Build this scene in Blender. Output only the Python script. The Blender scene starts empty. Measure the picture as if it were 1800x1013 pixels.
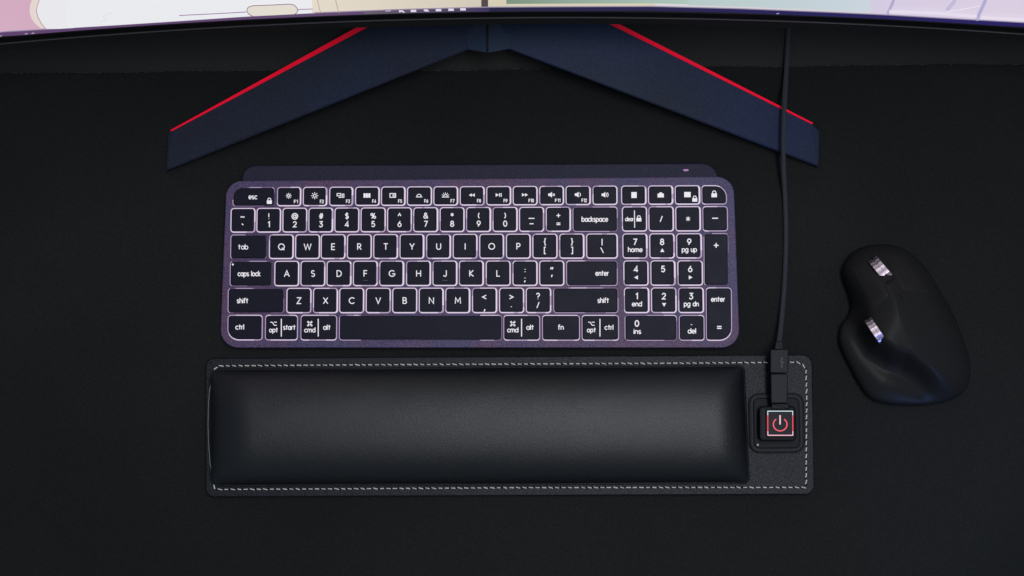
import bpy, math, random
from mathutils import Vector, Matrix
random.seed(4)
S = bpy.context.scene
R = math.radians
# ------------------------------------------------------------------ camera
CAM_H, TILT, FPX = 0.80, R(8.0), 1952.0          # metres, forward lean, focal length in photo pixels
CAM = Vector((0, -CAM_H*math.tan(TILT), CAM_H))
cd = bpy.data.cameras.new('camera'); cam = bpy.data.objects.new('camera', cd)
S.collection.objects.link(cam); S.camera = cam
cam.location = CAM; cam.rotation_euler = (TILT, 0, 0)
cd.sensor_width = 36; cd.lens = 36*FPX/1800.0; cd.clip_start = 0.01; cd.clip_end = 50
# ------------------------------------------------------------------ world and lamps
w = bpy.data.worlds.new('World'); S.world = w; w.use_nodes = True
bg = w.node_tree.nodes['Background']; bg.inputs[0].default_value = (0.75, 0.9, 1.0, 1); bg.inputs[1].default_value = 0.34
def area(name, loc, target, sx, sy, energy, col):
    l = bpy.data.lights.new(name, 'AREA'); l.shape = 'RECTANGLE'; l.size = sx; l.size_y = sy
    l.energy = energy; l.color = col
    o = bpy.data.objects.new(name, l); S.collection.objects.link(o); o.location = loc
    o.rotation_euler = (Vector(target)-Vector(loc)).to_track_quat('-Z', 'Y').to_euler()
    return o
area('room_lamp', (0.30, 0.02, 1.56), (0, -0.02, 0), 1.10, 0.24, 19.5, (0.92, 0.95, 1.0))
bl = area('blue_lamp', (0.46, -0.52, 0.10), (0.290, -0.08, 0.006), 0.10, 0.08, 0.028, (0.12, 0.26, 0.8)); bl.data.spread = R(24)
S.view_settings.view_transform = 'Standard'; S.view_settings.look = 'None'
S.view_settings.exposure = 0; S.view_settings.gamma = 1
S.render.engine = 'CYCLES'

# ------------------------------------------------------------------ pixel -> place helpers
cR = Matrix.Rotation(TILT, 3, 'X')
def ray(px, py): return cR @ Vector(((px-900)/FPX, (506.5-py)/FPX, -1))
def U(px, py, z=0.0):                      # point of the photo at height z over the desk
    d = ray(px, py); t = (z-CAM.z)/d.z
    return CAM+d*t
KB0, KSL = 0.0105, 0.035                   # keyboard deck height at y=0 and its rise towards the back
def K(px, py, h=0.0):                      # point on the keyboard deck plane, h above it
    d = ray(px, py); t = (KB0+h+KSL*CAM.y-CAM.z)/(d.z-KSL*d.y)
    return CAM+d*t

# ------------------------------------------------------------------ materials
def mat(name, col, rough=0.5, metal=0.0, spec=0.5, emit=None, es=0.0, sample=True):
    m = bpy.data.materials.new(name); m.use_nodes = True
    b = m.node_tree.nodes['Principled BSDF']
    b.inputs['Base Color'].default_value = (*col, 1); b.inputs['Roughness'].default_value = rough
    b.inputs['Metallic'].default_value = metal; b.inputs['Specular IOR Level'].default_value = spec
    if emit:
        b.inputs['Emission Color'].default_value = (*emit, 1); b.inputs['Emission Strength'].default_value = es
        if not sample: m.cycles.emission_sampling = 'NONE'
    return m
def texture(m, scale, c1=None, c2=None, bump=0.0, dist=0.0002, kind='noise', detail=3, rvar=None, lo=0.35, hi=0.65):
    nt = m.node_tree; b = nt.nodes['Principled BSDF']
    tc = nt.nodes.new('ShaderNodeTexCoord')
    if kind == 'noise':
        n = nt.nodes.new('ShaderNodeTexNoise'); n.inputs['Detail'].default_value = detail; out = n.outputs['Fac']
    else:
        n = nt.nodes.new('ShaderNodeTexVoronoi'); out = n.outputs['Distance']
    n.inputs['Scale'].default_value = scale
    nt.links.new(tc.outputs['Object'], n.inputs['Vector'])
    if c1:
        r = nt.nodes.new('ShaderNodeValToRGB')
        r.color_ramp.elements[0].position = lo; r.color_ramp.elements[1].position = hi
        r.color_ramp.elements[0].color = (*c1, 1); r.color_ramp.elements[1].color = (*c2, 1)
        nt.links.new(out, r.inputs['Fac']); nt.links.new(r.outputs['Color'], b.inputs['Base Color'])
    if bump:
        bp = nt.nodes.new('ShaderNodeBump'); bp.inputs['Strength'].default_value = bump
        bp.inputs['Distance'].default_value = dist
        nt.links.new(out, bp.inputs['Height']); nt.links.new(bp.outputs['Normal'], b.inputs['Normal'])
    if rvar:
        mr = nt.nodes.new('ShaderNodeMapRange'); mr.inputs['To Min'].default_value = rvar[0]; mr.inputs['To Max'].default_value = rvar[1]
        n2 = nt.nodes.new('ShaderNodeTexNoise'); n2.inputs['Scale'].default_value = rvar[2]; n2.inputs['Detail'].default_value = 5
        nt.links.new(tc.outputs['Object'], n2.inputs['Vector'])
        nt.links.new(n2.outputs['Fac'], mr.inputs['Value']); nt.links.new(mr.outputs['Result'], b.inputs['Roughness'])
    return m
def E(name, rgb, s, sample=False):         # a glowing surface, colour given as sRGB bytes
    c = tuple(((v/255.0+0.055)/1.055)**2.4 if v > 10 else v/3295.0 for v in rgb)
    return mat(name, (0.01, 0.01, 0.01), 0.5, spec=0.2, emit=c, es=s, sample=sample)
M = {}
M['desk'] = texture(mat('black desk laminate', (0.02, 0.02, 0.02), 0.8, spec=0.04), 900, (0.0185, 0.0180, 0.0175), (0.0240, 0.0235, 0.0230), 0.1)
M['mat'] = texture(mat('dark cloth mat', (0.02, 0.022, 0.024), 0.9, spec=0.08), 1400, (0.0064, 0.0068, 0.0071), (0.0104, 0.0110, 0.0114), 0.5, 0.0003)
M['matedge'] = texture(mat('frayed mat edge thread', (0.09, 0.08, 0.1), 0.9, spec=0.1), 700, (0.014, 0.014, 0.016), (0.09, 0.08, 0.095), 0.2)
M['stand'] = texture(mat('dark grey painted metal with painted blue light', (0.045, 0.055, 0.09), 0.5, spec=0.05), 1700, (0.0095, 0.0112, 0.0185), (0.0215, 0.0240, 0.036), 0.25, 0.00015, rvar=(0.36, 0.5, 9))  # bluish room light on the legs is put into this base colour
M['red'] = mat('bright red paint', (0.93, 0.001, 0.028), 0.5, spec=0.2, emit=(0.9, 0.0, 0.025), es=0.0)
M['bezel'] = texture(mat('black monitor plastic', (0.018, 0.018, 0.019), 0.7, spec=0.1), 1800, (0.016, 0.0155, 0.015), (0.022, 0.0215, 0.021), 0.15)
M['lip'] = mat('black bezel lip', (0.006, 0.006, 0.007), 0.5, spec=0.1)
M['lipedge'] = mat('bezel seam edge', (0.045, 0.038, 0.05), 0.5, spec=.2)
M['deck'] = texture(mat('brushed graphite keyboard deck with painted purple light', (0.2, 0.18, 0.25), 0.55, metal=0.0, spec=0.22), 1500, (0.027, 0.019, 0.042), (0.092, 0.060, 0.124), 0.25, 0.00012, detail=2)  # grey deck; the purple of the backlight is painted into its colour
def mottle(m, a, b, scale=26):
    nt = m.node_tree; bs = nt.nodes['Principled BSDF']; src = bs.inputs['Base Color'].links[0].from_socket
    tc = nt.nodes.new('ShaderNodeTexCoord'); n = nt.nodes.new('ShaderNodeTexNoise'); n.inputs['Scale'].default_value = scale; n.inputs['Detail'].default_value = 2
    r = nt.nodes.new('ShaderNodeValToRGB'); r.color_ramp.elements[0].position = .38; r.color_ramp.elements[1].position = .62
    r.color_ramp.elements[0].color = (*a, 1); r.color_ramp.elements[1].color = (*b, 1)
    mx = nt.nodes.new('ShaderNodeMix'); mx.data_type = 'RGBA'; mx.blend_type = 'MULTIPLY'; mx.inputs['Factor'].default_value = 1
    nt.links.new(tc.outputs['Object'], n.inputs['Vector']); nt.links.new(n.outputs['Fac'], r.inputs['Fac'])
    nt.links.new(src, mx.inputs['A']); nt.links.new(r.outputs['Color'], mx.inputs['B']); nt.links.new(mx.outputs['Result'], bs.inputs['Base Color'])
mottle(M['deck'], (0.80, 0.95, 1.12), (1.22, 0.98, 1.0)); mottle(M['stand'], (0.95, .95, .90), (1.0, 1.2, 1.75), 6.5); mottle(M['mat'], (.88, .90, .92), (1.1, 1.1, 1.12), 5)  # stand mottle paints patches of blue room light onto the legs
M['bar'] = texture(mat('dark keyboard battery bar', (0.1, 0.1, 0.15), 0.55, spec=0.1), 1500, (0.0095, 0.0095, 0.021), (0.021, 0.019, 0.038), 0.2, 0.0001)
M['key'] = texture(mat('black keycap plastic', (0.02, 0.02, 0.03), 0.55, spec=0.08), 1800, (0.0050, 0.0053, 0.0110), (0.0090, 0.0090, 0.0185), 0.15, 0.0001, rvar=(0.42, 0.6, 60))
M['glow3'] = E('keyboard backlight', (222, 208, 228), 1.0)
M['glow2'] = E('keyboard backlight softer', (178, 160, 190), 1.0)
M['glow0'] = E('keyboard backlight spill', (84, 66, 98), 1.0)
M['glow1'] = E('keyboard backlight faint', (118, 98, 132), 1.0)
M['legend'] = E('backlit key lettering', (236, 232, 240), 0.97)
M['pad'] = texture(mat('black padded leather', (0.03, 0.032, 0.038), 0.42, spec=0.38), 1700, (0.0007, 0.0009, 0.0022), (0.0018, 0.0022, 0.0048), 0.8, 0.00028, detail=4, rvar=(0.40, 0.45, 12))
M['base'] = texture(mat('black leather backing', (0.03, 0.03, 0.036), 0.38, spec=0.17), 1300, (0.0022, 0.0026, 0.0052), (0.0062, 0.0070, 0.0125), 0.9, 0.0004, detail=4)
M['thread'] = texture(mat('off white thread', (0.6, 0.6, 0.58), 0.8, spec=0.2), 3000, (0.26, 0.26, 0.25), (0.60, 0.60, 0.57), 0.3, 0.0002)
M['hole'] = mat('painted hole shade', (0.006, 0.006, 0.007), 0.9, spec=0.1)  # dark colour painted in for the shade inside holes
M['rubber'] = texture(mat('matt black rubber', (0.014, 0.014, 0.017), 0.6, spec=0.15), 1600, (0.006, 0.006, 0.008), (0.010, 0.010, 0.0125), 0.2)
M['plug'] = texture(mat('charcoal plug plastic', (0.035, 0.036, 0.045), 0.5, spec=0.12), 1600, (0.0060, 0.0063, 0.010), (0.0095, 0.010, 0.0155), 0.2)
M['cap'] = mat('button face', (0.007, 0.008, 0.012), 0.4, spec=0.08)
M['lr'] = E('red light', (255, 60, 82), 1.1, True); M['lp'] = E('pink light', (252, 190, 205), 1.1, True); M['lc'] = E('pale cyan light', (200, 226, 232), 1.0, True)
M['lsym'] = E('red power symbol', (238, 84, 98), 1.0, True)
M['mouse'] = texture(mat('soft black mouse shell', (0.011, 0.010, 0.011), 0.42, spec=0.06), 1500, (0.0092, 0.0088, 0.0092), (0.0128, 0.0123, 0.0128), 0.2, 0.0001)
M['mousebtn'] = texture(mat('soft black mouse button', (0.014, 0.013, 0.014), 0.5, spec=0.06), 1500, (0.0104, 0.0099, 0.0102), (0.0142, 0.0135, 0.0140), 0.2, 0.0001)
M['steel'] = mat('bright steel wheel', (0.62, 0.49, 0.56), 0.36, metal=1.0)
M['steeldark'] = mat('steel groove', (0.10, 0.08, 0.10), 0.4, metal=1.0)

# ------------------------------------------------------------------ object helpers
def tag(o, label=None, cat=None, group=None, kind=None):
    for k, v in (('label', label), ('category', cat), ('group', group), ('kind', kind)):
        if v: o[k] = v
    return o
def thing(name, loc, label, cat, group=None):
    o = bpy.data.objects.new(name, None); S.collection.objects.link(o); o.location = loc; o.empty_display_size = 0.02
    return tag(o, label, cat, group)
def root_loc(o):
    while o.parent: o = o.parent
    return Vector(o.location)
class MB:
    def __init__(s): s.v = []; s.f = []; s.mi = []; s.uv = {}
    def add(s, vs, fs, mi=0):
        b = len(s.v); s.v += [Vector(p) for p in vs]
        for f in fs: s.f.append(tuple(b+i for i in f)); s.mi.append(mi)
        return b
    def loft(s, rings, cap0=True, cap1=True, closed=True, mi=0):
        n = len(rings[0]); b = s.add([p for r in rings for p in r], [])
        for k in range(len(rings)-1):
            for i in range(n if closed else n-1):
                j = (i+1) % n
                s.f.append((b+k*n+i, b+k*n+j, b+(k+1)*n+j, b+(k+1)*n+i)); s.mi.append(mi)
        if cap0: s.f.append(tuple(b+i for i in reversed(range(n)))); s.mi.append(mi)
        if cap1: s.f.append(tuple(b+(len(rings)-1)*n+i for i in range(n))); s.mi.append(mi)
    def tube(s, pts, r, n=10, mi=0, r2=None, cap=True):
        rings = []; L = len(pts); up = Vector((0, 0, 1))
        for i, p in enumerate(pts):
            d = (pts[min(i+1, L-1)]-pts[max(i-1, 0)]).normalized()
            a = d.cross(up)
            if a.length < 1e-4: a = Vector((1, 0, 0))
            a.normalize(); c = a.cross(d)
            rr = r if r2 is None else r+(r2-r)*i/(L-1)
            rings.append([p+a*math.cos(2*math.pi*k/n)*rr+c*math.sin(2*math.pi*k/n)*rr for k in range(n)])
        s.loft(rings, cap, cap, mi=mi)
    def build(s, name, mats, parent=None, smooth=30, flipfix=True):
        o0 = root_loc(parent) if parent else Vector((0, 0, 0))
        me = bpy.data.meshes.new(name)
        me.from_pydata([tuple(p-o0) for p in s.v], [], s.f)
        if not isinstance(mats, (list, tuple)): mats = [mats]
        for m in mats: me.materials.append(M[m] if isinstance(m, str) else m)
        for i, p in enumerate(me.polygons): p.material_index = s.mi[i]
        if flipfix:
            import bmesh
            bm = bmesh.new(); bm.from_mesh(me); bmesh.ops.recalc_face_normals(bm, faces=bm.faces); bm.to_mesh(me); bm.free()
        if smooth:
            me.shade_smooth(); me.set_sharp_from_angle(angle=R(smooth))
            for p in me.polygons:
                if p.loop_total > 4: p.use_smooth = False
        me.update()
        o = bpy.data.objects.new(name, me); S.collection.objects.link(o)
        if parent: o.parent = parent
        return o
def fillet(cs, rs, n=6):                   # polygon corners (px) -> rounded outline
    out = []; L = len(cs)
    if not isinstance(rs, (list, tuple)): rs = [rs]*L
    for i in range(L):
        p = Vector(cs[i][:2]); a = Vector(cs[i-1][:2]); b = Vector(cs[(i+1) % L][:2]); r = rs[i]
        d1 = (a-p).normalized(); d2 = (b-p).normalized()
        ang = d1.angle(d2); t = min(r/math.tan(ang/2), 0.64*(a-p).length, 0.64*(b-p).length); r = t*math.tan(ang/2)
        c = p+(d1+d2).normalized()*(r/math.sin(ang/2))
        s0 = p+d1*t-c; s1 = p+d2*t-c
        a0 = math.atan2(s0.y, s0.x); a1 = math.atan2(s1.y, s1.x); da = a1-a0
        while da > math.pi: da -= 2*math.pi
        while da < -math.pi: da += 2*math.pi
        for k in range(n+1):
            q = a0+da*k/n; out.append(Vector((c.x+math.cos(q)*r, c.y+math.sin(q)*r)))
    return out
def inset(pts, d):                         # shrink an outline by d (number or function of the outward normal)
    n = len(pts); out = []
    A = sum(pts[i].x*pts[(i+1) % n].y-pts[(i+1) % n].x*pts[i].y for i in range(n)); sg = 1 if A > 0 else -1
    for i in range(n):
        t = (pts[(i+1) % n]-pts[i-1]); 
        if t.length < 1e-9: t = Vector((1, 0))
        t.normalize(); nrm = Vector((t.y, -t.x))*sg
        dd = d(nrm, pts[i]) if callable(d) else d
        out.append(pts[i]-nrm*dd)
    return out
def box(x0, y0, x1, y1): return [(x0, y0), (x1, y0), (x1, y1), (x0, y1)]
def slab(out, z0, z1, bev=0.6, f=U, zfun=None, bevz=None, steps=3):
    """rounded-edge solid over a px outline from height z0 to z1"""
    bz = bevz if bevz is not None else bev*0.0004
    rings = [[f(p.x, p.y, z0) for p in out]]
    for k in range(steps+1):
        a = math.pi/2*k/steps
        ins = inset(out, bev*(1-math.cos(a))); rings.append([f(p.x, p.y, z1-bz+bz*math.sin(a)) for p in ins])
    return rings

# ================================================================== THE SETTING
m = MB(); m.add([(-1.1, -0.75, 0), (1.1, -0.75, 0), (1.1, 0.75, 0), (-1.1, 0.75, 0), (-1.1, -0.75, -0.03), (1.1, -0.75, -0.03), (1.1, 0.75, -0.03), (-1.1, 0.75, -0.03)],
      [(0, 1, 2, 3), (7, 6, 5, 4), (0, 4, 5, 1), (1, 5, 6, 2), (2, 6, 7, 3), (3, 7, 4, 0)])
tag(m.build('desk', 'desk', smooth=0), kind='structure')
MZ = 0.0025                                # top of the mat
def medge(px):                             # back edge of the mat in the photo
    return 128-0.0066*px-(3.0 if px > 1050 else 0)*min(1, (px-1050)/80) + 0.9*math.sin(px/97.0)+0.5*math.sin(px/31.0+1)
dm = thing('desk_mat', (0, -0.1, 0), 'dark cloth desk mat with a frayed back edge lying under everything', 'desk mat')
top = [U(px, medge(px), MZ) for px in range(-160, 1961, 8)]
xl, xr = top[0].x, top[-1].x
m = MB(); n = len(top); lo = [Vector((p.x, -0.36, MZ)) for p in top]
N2 = []
for row, z in ((top, 0.0001), (top, MZ-0.0004)): N2.append([Vector((p.x, p.y+0.0003, z)) for p in row])
N2.append([Vector((p.x, p.y-0.0006, MZ)) for p in top]); N2.append(lo)
N2.append([Vector((p.x, -0.3606, 0.0001)) for p in top])
m.loft(N2, False, False, closed=False)
m.build('mat_surface', 'mat', dm, flipfix=False)
m = MB()
for px in range(-150, 1950, 3):
    if random.random() < 0.30: continue
    a = U(px, medge(px)+random.uniform(-0.3, 0.5), MZ); b = a+Vector((random.uniform(.0006, .0016), random.uniform(-.0004, .0005), random.uniform(0, .0003)))
    m.tube([a, b], random.uniform(.00008, .00017), 4)
m.build('edge_stitching', 'matedge', dm, smooth=0)

# ================================================================== MONITOR
ZB, ZS = 0.070, 0.094                      # underside of the chin, bottom of the picture
pA, pB, pC = U(0, 62, ZS), U(860, 17, ZS), U(1800, 45, ZS)
def quad3(a, b, c):
    den = (a.x-b.x)*(a.x-c.x)*(b.x-c.x)
    q = (c.x*(b.y-a.y)+b.x*(a.y-c.y)+a.x*(c.y-b.y))/den
    l = (c.x**2*(a.y-b.y)+b.x**2*(c.y-a.y)+a.x**2*(b.y-c.y))/den
    return q, l, a.y-q*a.x**2-l*a.x
q2, q1, q0 = quad3(pA, pB, pC)
LEAN = 0.03
def SY(x, z): return q0+q1*x+q2*x*x+LEAN*(z-ZS)
def scr(px, py, off=0.0):                  # point of the photo on the picture surface
    d = ray(px, py); t0, t1 = 0.3, 4.0
    for _ in range(50):
        t = (t0+t1)/2; p = CAM+d*t
        if p.y < SY(p.x, p.z): t0 = t
        else: t1 = t
    return CAM+d*t+Vector((0, -off, 0))
XC = U(857, 30, 0.08).x; X0, X1 = XC-0.405, XC+0.405; ZT = ZS+0.335
mon = thing('monitor', (XC, SY(XC, ZS)+0.10, 0), 'curved widescreen monitor, lit, on a wide V shaped stand with red edges', 'monitor')
NX = 80; xs = [X0+(X1-X0)*i/NX for i in range(NX+1)]
def strip(z0, z1, off0, off1, name, ma, parent=mon, nx=xs):
    m = MB(); m.loft([[Vector((x, SY(x, z0)-off0, z0)) for x in nx], [Vector((x, SY(x, z1)-off1, z1)) for x in nx]], False, False, closed=False)
    return m.build(name, ma, parent)
# housing: closed shell round the panel
def shell(name, ma, prof, x0, x1, parent=mon):
    xx = [x0+(x1-x0)*i/NX for i in range(NX+1)]; m = MB()
    m.loft([[Vector((x, SY(x, z)+o, z)) for (o, z) in prof] for x in xx]); return m.build(name, ma, parent)
shell('housing', 'bezel', [(0.001, ZB+.002), (0.003, ZB), (0.040, ZB+.004), (0.065, ZB+.06), (0.075, 0.25), (0.050, ZT-.03), (0.010, ZT+.012), (0.001, ZT+.010)], X0-.008, X1+.008)
shell('chin', 'bezel', [(0.0009, ZB+.001), (-0.0012, ZB+.002), (-0.0022, ZS-.009), (0.0009, ZS-.0088)], X0-.008, X1+.008)
shell('bezel_lip', 'lip', [(0.0009, ZS-.0086), (-0.0016, ZS-.0084), (-0.0016, ZS-.0012), (0.0009, ZS-.0010)], X0-.008, X1+.008)
shell('bezel_seam', 'lipedge', [(-0.0020, ZS-.0090), (-0.0026, ZS-.0090), (-0.0026, ZS-.00875), (-0.0020, ZS-.00875)], X0-.008, X1+.008)
shell('top_bezel', 'lip', [(0.0009, ZT), (-0.0016, ZT), (-0.0016, ZT+.009), (0.0009, ZT+.009)], X0-.008, X1+.008)
for a, b in ((X0-.008, X0), (X1, X1+.008)):
    m = MB(); m.loft([[Vector((x, SY(x, z)+o, z)) for (x, o) in ((a, .0009), (a, -.0016), (b, -.0016), (b, .0009))] for z in (ZS-.001, ZT)]); m.build('side_bezel', 'lip', mon)
screen = strip(ZS-.001, ZT, 0, 0, 'screen', E('screen picture', (150, 140, 165), 1.0, True))
def patch(name, rgb, poly, lvl, s=1.0, nsub=14, samp=False, rgb2=None):
    """flat coloured area of the picture; poly in photo px, subdivided so it follows the curve"""
    m = MB(); L = len(poly)
    if L == 4:
        (a, b, c, d) = [Vector(p) for p in poly]
        r0 = [a.lerp(b, i/nsub) for i in range(nsub+1)]; r1 = [d.lerp(c, i/nsub) for i in range(nsub+1)]
        m.loft([[scr(p.x, p.y, .0002*lvl) for p in r0], [scr(p.x, p.y, .0002*lvl) for p in r1]], False, False, closed=False)
    else:
        m.add([scr(p[0], p[1], .0002*lvl) for p in poly], [tuple(range(L))])
    mt = E('screen '+name.replace('_', ' '), rgb, s, samp)
    if rgb2:
        nt = mt.node_tree; tc = nt.nodes.new('ShaderNodeTexCoord'); sp = nt.nodes.new('ShaderNodeSeparateXYZ'); r = nt.nodes.new('ShaderNodeValToRGB')
        lin = lambda k: [((v/255+.055)/1.055)**2.4 for v in k]+[1]
        r.color_ramp.elements[0].color = lin(rgb); r.color_ramp.elements[1].color = lin(rgb2)
        nt.links.new(tc.outputs['Generated'], sp.inputs[0]); nt.links.new(sp.outputs['X'], r.inputs['Fac'])
        nt.links.new(r.outputs['Color'], nt.nodes['Principled BSDF'].inputs['Emission Color'])
    o = m.build(name, mt, screen, smooth=0, flipfix=False); return o
TOP = -560
def sb(px):                                # bottom of the picture proper (above the taskbar)
    pts = [(-200, 82), (0, 55), (83, 50), (200, 43), (300, 36.5), (433, 27.5), (550, 21.5), (700, 15.5), (845, 11.5), (1000, 10.5), (1150, 10), (1300, 14), (1450, 20), (1560, 25), (1700, 33), (1800, 38.5), (2000, 50)]
    for (a, b) in zip(pts, pts[1:]):
        if a[0] <= px <= b[0]: return a[1]+(b[1]-a[1])*(px-a[0])/(b[0]-a[0])
def pane(name, rgb, x0, x1, lvl, top=TOP, bot=None, **k):
    nn = max(2, int((x1-x0)/25)); m0 = [(x0+(x1-x0)*i/nn) for i in range(nn+1)]
    m = MB(); bf = bot or sb
    tf = top if callable(top) else (lambda x: top); NV = 16
    m.loft([[scr(x, bf(x)+(tf(x)-bf(x))*(1-v/NV)**1.5, .0002*lvl) for x in m0] for v in range(NV+1)], False, False, closed=False)
    r2 = k.get('rgb2'); mt = E('screen '+name.replace('_', ' '), rgb, k.get('s', 1.0), True)
    if r2:
        nt = mt.node_tree; tc = nt.nodes.new('ShaderNodeTexCoord'); sp = nt.nodes.new('ShaderNodeSeparateXYZ'); r = nt.nodes.new('ShaderNodeValToRGB')
        lin = lambda q: [((v/255+.055)/1.055)**2.4 for v in q]+[1]
        r.color_ramp.elements[0].color = lin(rgb); r.color_ramp.elements[1].color = lin(r2)
        nt.links.new(tc.outputs['Generated'], sp.inputs[0]); nt.links.new(sp.outputs['X'], r.inputs['Fac'])
        nt.links.new(r.outputs['Color'], nt.nodes['Principled BSDF'].inputs['Emission Color'])
    return m.build(name, mt, screen, smooth=0, flipfix=False)
pane('pink_picture', (214, 176, 198), -120, 120, 1, rgb2=(204, 160, 182))
pane('beige_window', (228, 218, 202), 545, 846, 1, rgb2=(210, 199, 182))
pane('window_border', (84, 72, 72), 846, 858, 1)
pane('cream_window', (214, 204, 180), 858, 1150, 1)
pane('green_picture', (124, 146, 126), 890, 1210, 2, bot=lambda x: sb(x)-5, rgb2=(172, 196, 188))
pane('pale_green_picture', (172, 196, 188), 1210, 1530, 2, bot=lambda x: sb(x)-3, rgb2=(202, 212, 222))
pane('white_border', (214, 210, 214), 1150, 1530, 1)
pane('lilac_window', (206, 198, 222), 1530, 1930, 1, rgb2=(222, 208, 226))
# white card with a rounded left end
m = MB(); L = [(100, TOP), (96, -400), (90, -250), (84, -140), (78, -60), (62, -18), (53, 8), (52, 20), (55, 31), (62, 41), (72, 49)]
m.loft([[scr(*p, .0004) for p in L], [scr(100, p[1], .0004) for p in L], [scr(130, p[1], .0004) for p in L]], False, False, closed=False)
m.build('cream_card_edge', E('screen cream', (226, 214, 206), 1.0), screen, smooth=0, flipfix=False)
m = MB(); L2 = [(112, TOP), (108, -400), (102, -250), (96, -140), (90, -60), (76, -18), (67, 6), (65, 16), (68, 28), (74, 39), (82, 49.5)]
m.loft([[scr(*p, .0006) for p in L2], [scr(100, p[1], .0006) for p in L2], [scr(130, p[1], .0006) for p in L2]], False, False, closed=False)
m.build('white_card_edge', E('screen white edge', (232, 232, 236), 1.0), screen, smooth=0, flipfix=False)
pane('white_card', (233, 234, 238), 118, 549, 3.5)
def sline(name, pts, wpx, rgb, lvl=6, s=1.0):
    m = MB(); pts = [Vector(p) for p in pts]
    a = []; b = []
    for i, p in enumerate(pts):
        t = (pts[min(i+1, len(pts)-1)]-pts[max(i-1, 0)]).normalized(); nn = Vector((-t.y, t.x))*wpx/2
        a.append(scr(*(p+nn), .0002*lvl)); b.append(scr(*(p-nn), .0002*lvl))
    m.loft([a, b], False, False, closed=False); return m.build(name, E('screen '+name, rgb, s), screen, smooth=0, flipfix=False)
sline('card_outline', [(88, -60), (75, -18), (66, 6), (64, 16), (67, 28), (73, 39), (81, 49)], 1.4, (186, 150, 176))
sline('picture_line', [(315, 24.4), (375, 21.5), (433, 18.3)], 1.3, (140, 84, 140))
rb = [(446, 6.5), (480, 5.3), (508, 3.8), (516, 5), (521, 9), (523.5, 14), (522, 19), (518, 22), (480, 24), (445, 25.5), (438, 22), (434, 17), (435, 11), (439, 8)]
patch('cream_label_box', (226, 220, 208), rb, 6)
sline('label_box_outline', [(445, 25.5), (438, 22), (434, 17), (435, 11), (439, 8), (446, 6.5), (480, 5.3), (508, 3.8), (516, 5), (521, 9), (523.5, 14), (522, 19), (518, 22)], 1.3, (132, 78, 130), 7)
sline('picture_line', [(523.5, 14), (550, 13)], 1.3, (150, 95, 150))
sline('picture_line', [(500, -6), (549, -6), (551, 21)], 2.0, (225, 212, 200))
for x in (562, 594): sline('window_line', [(x-8, -20), (x, 14), (x+2, 20)], 1.2, (176, 156, 140))
sline('window_frame_line', [(1578, -30), (1569, 2), (1560, 22)], 5.5, (178, 170, 206))
sline('window_frame_line', [(1742, -30), (1731, 0), (1716, 33)], 6, (178, 172, 208))
sline('white_window_sill', [(1563, 17), (1640, 19.5), (1717, 25.5)], 6, (228, 220, 236), 7)
sline('white_window_sill', [(1724, 27.5), (1790, 31), (1880, 37)], 6, (230, 220, 236), 7)
sline('window_glint', [(1664, 17), (1700, 11), (1722, 6)], 1.6, (236, 228, 238), 8)
sline('window_frame_line', [(1690, -30), (1676, 2), (1664, 16)], 7, (194, 186, 214), 5)
sline('card_mark', [(177, 36), (181, 32), (186, 34)], 1.2, (222, 216, 216), 8); sline('card_mark', [(181, 27), (186, 23), (191, 27), (186, 31), (181, 27)], 1.0, (222, 216, 216), 8); sline('card_mark', [(184, 20), (200, 19)], 1.2, (224, 218, 218), 8)
# taskbar
def tb(px): return sb(px)+7.0
pane('taskbar', (92, 64, 106), -200, 640, 4.5, top=sb, bot=tb, rgb2=(98, 72, 112))
pane('taskbar', (104, 92, 108), 640, 860, 4.5, top=sb, bot=tb, rgb2=(62, 52, 92))
pane('taskbar', (38, 35, 66), 860, 2000, 4.5, top=sb, bot=tb, rgb2=(40, 30, 104))
def icon(pts):
    m = MB(); m.add([scr(x, y, .0013) for x, y in pts], [tuple(range(len(pts)))]); m.build('taskbar_icon', M['icon'], screen, smooth=0, flipfix=False)
M['icon'] = E('screen icon', (226, 216, 236), 1.0)
for x, y in ((683, 16.2),): icon([(x-5, y), (x+4, y-1), (x+4, y), (x-5, y+1)])
for x in (706, 727, 749, 771, 793, 814):
    y = sb(x)+1.6-(x-700)*0.004
    k = random.choice([0, 1, 2])
    if x == 706: icon([(x-5, y-2), (x+2, y-1.6), (x+6, y+2), (x+4, y+2.6), (x, y+0.6), (x-4, y+2.2)])
    elif x == 749: icon([(x-5, y-1), (x-2, y-2.2), (x+3, y-2), (x+4, y), (x+6, y+2.2), (x+3, y+1.6), (x-2, y+1.6)])
    else: icon([(x-5, y-2), (x+4.5, y-2.2), (x+5, y+1.8), (x-5, y+2)])
for x, y in ((1, 60), (46, 56), (58, 55), (1367, 20.5)): icon([(x-2.5, y+.6), (x+2.5, y-.6), (x+2.5, y+.2), (x-2, y+1.3)])

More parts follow.
